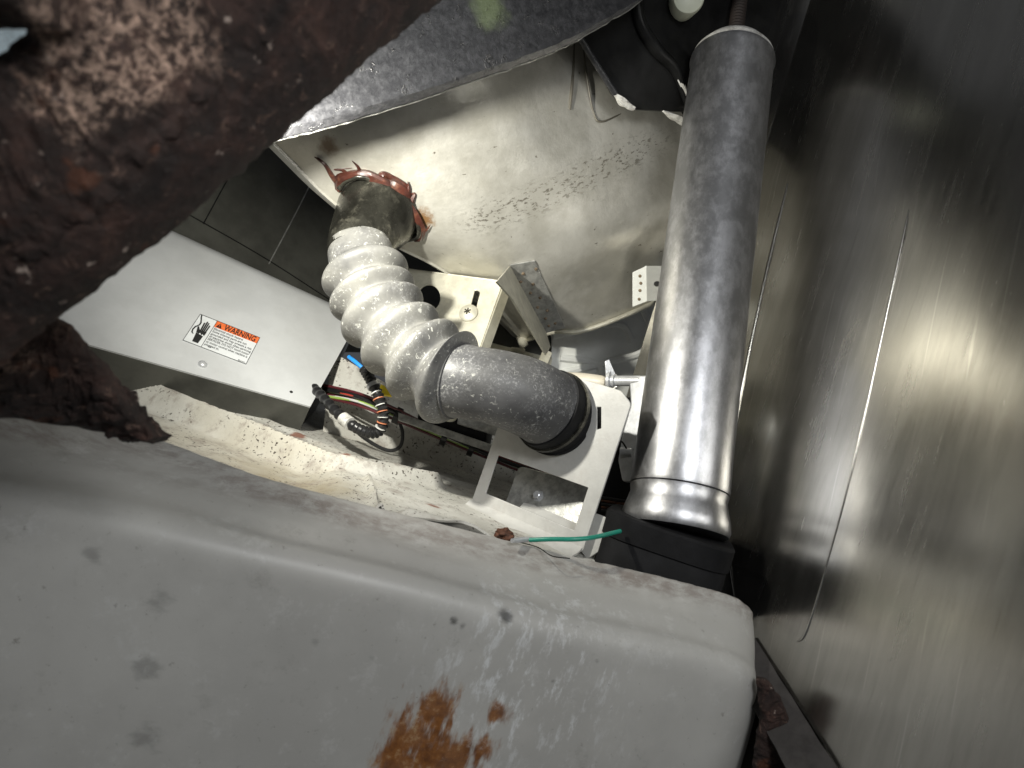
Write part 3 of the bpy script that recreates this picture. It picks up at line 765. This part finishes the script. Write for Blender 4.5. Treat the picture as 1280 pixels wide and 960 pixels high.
def text(s, u, v, hu, width, name='printed_text', bold=0.0):
    cu = bpy.data.curves.new(name, 'FONT'); cu.body = s; cu.size = 1; cu.resolution_u = 2; cu.offset = bold
    o = bpy.data.objects.new('t', cu); C.objects.link(o)
    dg = bpy.context.evaluated_depsgraph_get(); me = bpy.data.meshes.new_from_object(o.evaluated_get(dg)); bpy.data.objects.remove(o)
    x0 = min(q.co.x for q in me.vertices); x1 = max(q.co.x for q in me.vertices)
    for q in me.vertices:
        X = (q.co.x-x0)/(x1-x0)*width+u; Y = v-q.co.y*hu; q.co = lab(X, Y, 0.00078)
    me.update(); ob = link(name, me, M_INK, label, smooth=False); return ob
text('WARNING', 0.43, 0.215, 0.27, 0.52, bold=0.02)
flat('alert_triangle', [[(0.31, 0.21), (0.355, 0.045), (0.40, 0.21)]], M_INK, label, 0.00074)
flat('alert_mark', [[(0.350, 0.09), (0.360, 0.09), (0.358, 0.155), (0.352, 0.155)], [(0.350, 0.168), (0.360, 0.168), (0.360, 0.188), (0.350, 0.188)]], M_ORANGE, label, 0.0008)
lines = [('Electrical shock hazard.', .48), ('Some internal parts are not', .56), ('grounded and may present a risk', .665), ('of electrical shock when servicing.', .68), ('SERVICER: DO NOT touch motor', .665), ('or motor control when machine is', .66), ('plugged in.', .23)]
for i, (s_, w_) in enumerate(lines): text(s_, 0.305, 0.325+i*0.095, 0.10, w_, bold=0.012)
text('802360', 0.86, 0.975, 0.055, 0.11)
# symbol: cut hand and cable
flat('hand_symbol', [[(0.105, .62), (0.225, .66), (0.215, .92), (0.125, .92)],
     [(0.10, .60), (0.14, .50), (0.24, .50), (0.235, .64), (0.20, .60), (0.19, .65), (0.16, .58), (0.145, .635)],
     [(0.135, .52), (0.125, .23), (0.148, .22), (0.158, .5)], [(0.160, .51), (0.155, .16), (0.178, .16), (0.182, .5)], [(0.184, .51), (0.184, .19), (0.206, .19), (0.206, .5)], [(0.210, .52), (0.216, .25), (0.238, .26), (0.232, .53)],
     [(0.105, .62), (0.075, .42), (0.092, .40), (0.14, .52)]], M_INK, label, 0.00074)
cv = [(0.03, .02), (0.055, .14), (0.085, .26), (0.085, .36), (0.05, .44), (0.035, .56), (0.05, .66), (0.075, .68)]
pl_ = []
for k in range(len(cv)-1):
    (u0, v0), (u1, v1) = cv[k], cv[k+1]; w = 0.011; pl_.append([(u0-w, v0-.01), (u0+w, v0-.01), (u1+w, v1+.01), (u1-w, v1+.01)])
flat('cable_symbol', pl_, M_INK, label, 0.00076)

# ------------------------------------------------------------------ slotted mounting plate behind the hose
mp = Plane.pts(P(517, 337, .60), P(625, 352, .575), P(602, 425, .555))
mnt = thing('slotted_plate', 'cream zinc mounting plate with a slot and round screw behind the hose', 'mounting plate', mp.hit(570, 400))
plate('plate_face', mp, rounded([(500, 336), (628, 353), (600, 432), (560, 470), (500, 440)], 3), [circ(595.5, 367, 4.5, n=14)[7:]+circ(590.5, 385, 4.5, n=14)[:7] if False else rounded([(593, 361), (601, 364), (595, 388), (587, 385)], 5), circ(536, 372, 15, 17)], 0.0018, M_BRKT, mnt, 0.0005)
p0, p1 = mp.hit(630, 353), mp.hit(601, 433)
sdir = Vector((0.55, 0.80, -0.15)).normalized()
solid('side_flange', grid_mesh('side_flange', [[p0.lerp(p1, k/6)+sdir*q for q in (0.001, 0.006, 0.012)] for k in range(7)]), 0.0014, M_BRKT, mnt)
solid('top_flange', grid_mesh('top_flange', [[mp.hit(500+130*k/8, 336+17*k/8)+Vector((0.0, 1, -0.05))*q for q in (0.001, 0.01, 0.03)] for k in range(9)]), 0.0014, M_BRKT, mnt)
screw('round_screw', mp, 586, 392, .0078, .004, M_BRKT, mnt)
for a_ in range(3):
    cpt = mp.hit(586, 392)+mp.n*0.0042; u_ = mp.basis().col[0].xyz; v_ = mp.basis().col[1].xyz
    dd = (u_*math.cos(a_*1.05)+v_*math.sin(a_*1.05))*0.0028
    tube('drive_recess', [cpt-dd, cpt+dd], 0.0006, M_NECK, mnt, n=4, seg=6)

# welded channel under the tub
cha = thing('welded_channel', 'grey angle channel spot welded to the tub underside, beside the slotted plate', 'channel', P(665, 380, .60))
A_ = T(638, 340, .004); B_ = T(669, 330, .004); C_ = T(706, 405, .006); D_ = T(683, 416, .006)
chp = Plane.pts(A_, B_, C_)
plate('weld_flange', chp, [(638, 332), (668, 327), (706, 410), (683, 416)], [], 0.0016, M_GALV, cha, 0.0004)
for x, y in [(654, 342), (651, 352), (666, 355), (663, 366), (675, 372), (672, 384), (684, 388), (682, 398), (694, 404), (686, 407), (670, 336)]:
    p = chp.hit(x, y)
    bm = bmesh.new(); bmesh.ops.create_uvsphere(bm, u_segments=10, v_segments=6, radius=0.0014)
    for v in bm.verts: v.co *= 1+0.4*fbm(v.co*900+p*99, 2)
    bm.transform(Matrix.Translation(p)); me = bpy.data.meshes.new('spot_weld'); bm.to_mesh(me); bm.free(); link('spot_weld', me, M_WELD, cha)
wpl = Plane.pts(chp.hit(638, 332), chp.hit(683, 416), chp.hit(683, 416)+Vector((0.006, -0.004, -0.02)))
plate('web', wpl, [(638, 333), (683, 416), (688, 433), (683, 443), (640, 372), (622, 352)], [], 0.0016, M_BRKT, cha, 0.0004)
plate('post', Plane.pts(P(683, 440, .62), P(670, 470, .60), P(676, 440, .61)+Vector((0.03, 0.02, 0))), [(680, 436), (690, 441), (672, 482), (662, 478)], [], 0.002, M_BRKT, cha, 0.0004)

# dark frame members deeper under the tub
frm = thing('support_frame', 'grimy grey frame members in the gap between slotted plate and welded channel', 'frame', P(650, 430, .68))
fpz = Plane.pts(P(600, 380, .69), P(700, 400, .70), P(640, 480, .66))
for poly in [[(628, 372), (634, 370), (660, 430), (652, 436)], [(600, 425), (690, 448), (688, 458), (598, 436)], [(640, 434), (656, 436), (654, 458), (638, 452)], [(560, 440), (620, 450), (640, 520), (540, 500)]]:
    plate('frame_strip', fpz, poly, [], 0.003, M_BRKT, frm, 0.0004)
plate('frame_web', Plane(fpz.p+Vector((0, .02, 0)), fpz.n), [(560, 340), (690, 370), (700, 520), (560, 520)], [circ(660, 452, 8)], 0.002, M_DARKP, frm, 0.0004)

# small tab on the tub rim next to the strut
tab = thing('rim_tab', 'small pale riveted tab on the tub rim just left of the strut', 'tab', P(800, 360, .60))
tpl = Plane.pts(P(791, 341, .612), P(808, 333, .605), P(800, 382, .62))
plate('tab_flange', tpl, [(791, 341), (808, 333), (809, 376), (791, 383)], [], 0.0016, M_BACK, tab, 0.0004)
tpl2 = Plane.pts(P(808, 333, .605), P(850, 333, .625), P(808, 376, .613))
plate('tab_face', tpl2, [(808, 333), (850, 333), (850, 374), (809, 376)], [circ(822, 355, 5, 4)], 0.0016, M_BACK, tab, 0.0004)
for x, y in [(800, 345), (801, 354), (800, 363), (799, 374)]: screw('spot_weld', tpl, x, y, .0014, .0006, M_WELD, tab)

# ------------------------------------------------------------------ black beam across the top
bmP = Plane.pts(P(340, 175, .365), P(799, 4, .47), P(520, -60, .395))
beam = thing('black_beam', 'pitted black painted beam crossing above the tub', 'beam', P(560, 60, .41))
low = [(326, 180), (345, 174), (362, 168), (381, 164), (420, 154), (462, 142), (527, 122), (592, 99), (640, 83), (689, 65), (730, 45), (765, 24), (799, 4), (850, -40)]
lowp = []
for k in range(len(low)-1):
    for f in (0, .2, .4, .6, .8):
        x = low[k][0]+f*(low[k+1][0]-low[k][0]); y = low[k][1]+f*(low[k+1][1]-low[k][1])
        lowp.append((x, y+1.6*fbm(Vector((x*0.13, y*.1, 0)), 4)))
# gridded face so it can carry dents
g = []
for (x, y) in lowp:
    col = []
    for j in range(40):
        yy = y - (j/39)**1.2*(y+190 - (x-300)*0.05); p = bmP.hit(x-0.45*(y-yy)*0.0, yy)
        rd = 0.004*(1-sm(j/39, 0, 0.05))
        p = p - bmP.n*rd + bmP.n*(0.0003*fbm(p*40, 3)+0.0005*fbm(p*300, 3))
        col.append(p)
    g.append(col)
solid('web', grid_mesh('web', g), 0.022, M_BEAM, beam)
edge = [g[k][0]-bmP.n*0.0025 for k in range(len(g))]
link('worn_edge', tube_mesh('worn_edge', edge, [0.0004+0.0004*random.random() for _ in edge], 8), M_GALV, beam)

# ------------------------------------------------------------------ black gusset where the strut is hung
gus = thing('black_gusset', 'black gusset plate with chipped edge behind the top of the strut', 'gusset', P(800, 60, .56))
gp = Plane.pts(P(732, 45, .515), P(860, 140, .585), P(960, 0, .60))
plate('gusset_plate', gp, [(726, 40), (750, 80), (770, 116), (782, 128), (797, 135), (830, 137), (858, 138), (868, 156), (1010, 150), (1030, -80), (740, -80)], [], 0.006, M_BLACK, gus, 0.0012)
for pts, r in [([(722, 44), (744, 80), (768, 117)], .0024)]:
    tube('edge_flange', [gp.hit(x, y)+gp.n*.001 for x, y in pts], r, M_BEAM, gus, n=20)
tube('chipped_edge', [gp.hit(x, y)+gp.n*.001 for x, y in [(768, 119), (778, 128), (792, 135)]], [.0012, .0022, .0014], M_DUSTW, gus, n=30, wob=1.4)
tube('chipped_edge', [gp.hit(x, y)+gp.n*.001 for x, y in [(828, 139), (843, 146), (858, 152)]], [.0008, .0028, .0036], M_DUSTW, gus, n=30, wob=0.9)
tube('formed_rib', [gp.hit(x, y)+gp.n*.002 for x, y in [(792, -10), (798, 30), (818, 62), (842, 88), (856, 130)]], [.004, .005, .005, .004, .002], M_BLACK, gus, n=50)
tube('chipped_edge', [gp.hit(x, y)+gp.n*.003 for x, y in [(845, 98), (852, 112), (858, 134)]], [.0022, .0026, .0010], M_DUSTW, gus, n=30, wob=0.9)
bt = gp.hit(965, 103)-Vector((0, 0.01, 0))
pb_ = thing('bolt_cap', 'ivory round bolt cap peeping out right of the strut top', 'bolt cap', bt)
lathe('cap', bt, Vector((1, -0.45, 0.05)), [(-.014, .0100), (0, .0105), (0.003, .0095), (0.006, .006), (0.0065, 0)], M_IVORY, pb_, 32)
tube('retaining_clip', [bt+Vector((0.001, -.004, -.009)), bt+Vector((.006, -.004, -.0125)), bt+Vector((.007, -.004, -.007))], .0007, M_ZINC, pb_, n=12)
bt2 = P(860, -3, .535)
pb2 = thing('top_bolt_head', 'ivory bolt head cut off by the top of the view, above the gusset', 'bolt cap', bt2)
lathe('cap', bt2, Vector((0, -1, -0.25)), [(-.02, .012), (0, .0125), (0.003, .0115), (0.0045, .008), (0.005, 0)], M_IVORY, pb2, 32)
# thin clips seen in the dark beyond the strut
dk = thing('dark_backdrop', 'black bulkhead standing in for shade between strut and side panel', 'backdrop', P(980, 300, .8))
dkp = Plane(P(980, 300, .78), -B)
plate('sheet', dkp, [(860, 460), (840, -120), (1290, -120), (1290, 330), (1000, 470)], [], 0.002, M_BLACK, dk, 0.0004)  # black sheet stands in for the darkness of this gap
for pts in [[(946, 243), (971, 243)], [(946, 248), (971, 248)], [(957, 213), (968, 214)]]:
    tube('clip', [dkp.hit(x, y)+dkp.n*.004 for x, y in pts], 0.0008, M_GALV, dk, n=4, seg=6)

# ------------------------------------------------------------------ valve linkage beyond the bracket
vl = thing('valve_linkage', 'beige rod and grey pin linkage between white bracket and strut', 'linkage', P(765, 475, .56))
tube('rod', [P(700, 474, .58), P(725, 475, .572), P(750, 478, .565), P(757, 479, .563)], [.0062, .0060, .0058, .0045], M_BEIGE, vl, n=16, seg=20)
lathe('washer', P(762, 476, .56), P(790, 476, .55)-P(762, 476, .56), [(0, .008), (.0022, .008), (.0024, .0055), (.005, .0055), (.0052, .0045)], M_ZINC, vl, 24)
tube('pin', [P(766, 476, .559), P(800, 476, .548)], .0042, M_ZINC, vl, n=4, seg=16)
plate('wing', Plane.pts(P(757, 470, .557), P(768, 470, .557), P(760, 450, .557)), [(758, 472), (757, 452), (761, 450), (769, 468), (770, 474)], [], .002, M_ZINC, vl, .0004)
vp = Plane.pts(P(788, 470, .55), P(812, 470, .54), P(780, 590, .53))
plate('arm', vp, rounded([(788, 471), (830, 471), (830, 600), (779, 600), (774, 575), (780, 540), (790, 506)], 3), [], .006, M_ZINC, vl, .0012)
tube('knob', [P(776, 566, .525), P(790, 566, .522)], [.0042, .0036], M_ZINC, vl, n=6, seg=16)
tube('split_pin', [P(772, 556, .524), P(777, 552, .522), P(784, 562, .522)], .0007, M_INK, vl, n=12, seg=6)
vm = thing('valve_motor', 'dark boxy valve motor in shadow between white bracket and strut', 'motor', P(770, 600, .56))
vmp = Plane.pts(P(740, 600, .56), P(800, 600, .55), P(760, 520, .57))
plate('housing', vmp, rounded([(752, 500), (830, 500), (830, 640), (742, 640)], 3), [], .05, M_BLACKRUB, vm, .003)
for k in range(5): tube('winding', [vmp.hit(752, 622+k*4)+vmp.n*.002, vmp.hit(830, 634+k*4)+vmp.n*.002], .0010, M_CORE if k % 2 else WIRE['black'], vm, n=4, seg=8)

# ------------------------------------------------------------------ wiring
har = thing('wire_harness', 'bundle of maroon, white and lime wires running low behind the drain hose', 'wires', P(520, 540, .60))
rnd = random.Random(3)
for k, col in enumerate(['maroon', 'black', 'maroon', 'white', 'black', 'lime', 'lilac', 'maroon', 'black', 'red', 'maroon', 'black', 'white', 'black']):
    o1, o2 = rnd.uniform(-1, 1), rnd.uniform(-1, 1)
    sp_ = 8 if col in ('lime', 'white', 'lilac', 'red') else 9
    pts = []
    for (x, y, d, s_) in [(370, 478, .64, 6), (405, 490, .62, 9), (450, 502, .60, sp_), (500, 522, .60, 8), (560, 548, .60, 5), (620, 572, .60, 4), (680, 596, .60, 4), (760, 628, .58, 5)]:
        pts.append(P(x+rnd.uniform(-3, 3), y+o1*s_+rnd.uniform(-2.5, 2.5), d+o2*.005))
    ob = tube('wire', pts, .0012 if col != 'black' else .0019, WIRE[col], har, n=70, seg=8)
for x, y in [(497, 520), (556, 547), (590, 560)]:
    lathe('cable_tie', P(x, y, .60), Vector((0.9, 0, -0.4)), [(-.0025, .0075), (.0025, .0075)], WIRE['black'], har, 20)
lm = thing('corrugated_loom', 'black ribbed cable loom looping back under the bellows with white and orange stripes', 'cable', P(470, 540, .53))
pth = spline([P(385, 478, .60), P(402, 495, .57), P(428, 522, .54), P(452, 538, .525), P(472, 540, .52), P(480, 522, .518), P(474, 498, .52), P(464, 476, .525), P(455, 460, .53)], 180)
link('loom', tube_mesh('loom', pth, [0.0038+0.0006*math.sin(i*1.25) for i in range(180)], 20), WIRE['black'], lm)
for k, (i, m_) in enumerate([(46, M_DUSTW), (50, M_DUSTW), (148, M_ZINC)]):
    link('sleeve', tube_mesh('sleeve', pth[i:i+5], .0052, 16), m_, lm)
mo = simple('orange_stripe', (.55, .2, .1), .5)
for i in range(98, 142, 7): link('stripe', tube_mesh('stripe', [p+Vector((-.0006, -.0009, 0)) for p in pth[i:i+2]], .0042, 14), mo if i % 2 else WIRE['white'], lm)
tube('blue_lead', [P(436, 446, .535), P(446, 454, .53), P(455, 462, .528)], .0016, WIRE['blue'], lm, n=14)
yc_ = thing('yellow_connector', 'small yellow tag peeking out under the bellows', 'connector', P(478, 488, .56))
plate('tag_body', Plane.pts(P(465, 478, .56), P(490, 490, .56), P(478, 500, .555)), [(462, 476), (480, 482), (488, 494), (476, 492)], [], .003, WIRE['yellow'], yc_, .0005)
bl = thing('black_lead', 'thin black lead drooping below the loom across the pale pan wall', 'wire', P(500, 560, .60))
tube('lead', [P(440, 535, .60), P(462, 552, .60), P(485, 563, .60), P(500, 558, .60), P(503, 540, .60), P(496, 520, .60)], .0016, WIRE['black'], bl, n=50, seg=8)

dv = thing('drain_valve', 'dark valve body with metal rails hidden behind the hose elbow', 'valve', P(580, 520, .56))
dvp = Plane.pts(P(540, 510, .57), P(620, 540, .56), P(560, 560, .56))
plate('body', dvp, rounded([(530, 495), (612, 510), (604, 552), (524, 524)], 4), [], .03, M_BLACKRUB, dv, .002)
plate('rail', dvp, [(500, 518), (640, 566), (640, 574), (500, 526)], [], .004, M_GALV, dv, .0005, off=.004)
plate('rail', dvp, [(575, 520), (640, 540), (638, 550), (573, 530)], [], .004, M_GALV, dv, .0005, off=.004)
tube('brass_clip', [P(552, 522, .545), P(566, 524, .545), P(572, 514, .545)], .002, M_BRKT, dv, n=14)

# ------------------------------------------------------------------ near rusted bracket
rb_ = thing('rusted_bracket', 'thick flaking rusted steel bracket blurred in the near foreground', 'bracket', P(60, 420, .18))
def rust_loft(name, secs, thick, nu, nv, amp, parent):
    """secs: pixel pairs (edge a, edge b, depth): the cross-sections of a slab that bulges towards the camera"""
    A = spline([P(*s_[0], s_[2]) for s_ in secs], nu); Bq = spline([P(*s_[1], s_[3] if len(s_) > 3 else s_[2]) for s_ in secs], nu)
    g = []
    for a1, b1 in zip(A, Bq):
        row = []
        for k in range(nv):
            an = 2*math.pi*k/nv; ca, sa = math.cos(an), math.sin(an)
            u_ = math.copysign(abs(ca)**0.55, ca); w_ = math.copysign(abs(sa)**0.8, sa)
            p = a1.lerp(b1, 0.5-0.5*u_); p = p - Vector((0, 1, 0))*thick*w_
            d = amp*(0.6*fbm(p*60, 3)+0.5*fbm(p*230, 4)+0.7*abs(fbm(p*140+Vector((3, 1, 1)), 3)))
            nr = (p-(a1+b1)*0.5); nr = Vector((nr.x*0.12, nr.y*2.5, nr.z*0.12)).normalized() if nr.length > 0 else nr
            edge_k = 1-0.25*abs(u_)
            row.append(p+nr*d*edge_k + (b1-a1).normalized()*amp*0.22*fbm(p*150+Vector((9, 9, 9)), 3))
        g.append(row)
    return link(name, grid_mesh(name, g, wrap=True, caps=True), M_RUST, parent)
rust_loft('diagonal_arm', [((-260, 330), (-140, 640), .165, .185), ((-150, 260), (-20, 470), .165, .185), ((-60, 180), (52, 402), .16, .185), ((20, 80), (128, 345), .155, .185), ((75, 30), (226, 268), .15, .19), ((130, -60), (345, 166), .15, .20), ((230, -150), (452, 72), .155, .21), ((330, -230), (545, -4), .16, .22), ((420, -300), (700, -140), .17, .23)], 0.012, 520, 160, 0.0027, rb_)
rust_loft('foot_flange', [((-200, 420), (-180, 560), .19, .215), ((-60, 375), (-60, 530), .195, .22), ((20, 380), (10, 522), .20, .225), ((78, 402), (60, 530), .21, .235), ((122, 448), (110, 536), .225, .245), ((158, 500), (152, 545), .235, .25), ((180, 524), (174, 548), .245, .253), ((202, 546), (198, 553), .25, .255)], 0.007, 300, 110, 0.0042, rb_)
rk = thing('rusted_lug', 'blurred brown rusted lug cut off by the top left corner', 'lug', P(30, 0, .15))
rust_loft('lug_body', [((-80, -60), (-80, 20), .14), ((0, -60), (0, 24), .14), ((50, -60), (48, 34), .14), ((95, -50), (90, 30), .145), ((125, -40), (120, 0), .15)], 0.008, 120, 60, 0.002, rk)
bs = thing('blue_sheet', 'pale bluish sheet glimpsed through the gap in the top left corner', 'sheet', P(10, 70, .30))
plate('sheet', Plane.pts(P(0, 40, .30), P(90, 40, .31), P(20, 120, .32)), [(-120, -60), (110, -60), (90, 90), (20, 130), (-120, 160)], [], .002, M_SKYP, bs, .0005)

rust_loft('ragged_edge', [((948, 850), (962, 852), .375), ((950, 890), (978, 880), .372), ((945, 930), (992, 915), .37), ((945, 970), (1012, 960), .368), ((945, 1020), (1030, 1010), .366)], 0.004, 160, 60, 0.0030, FOOT_LATER)
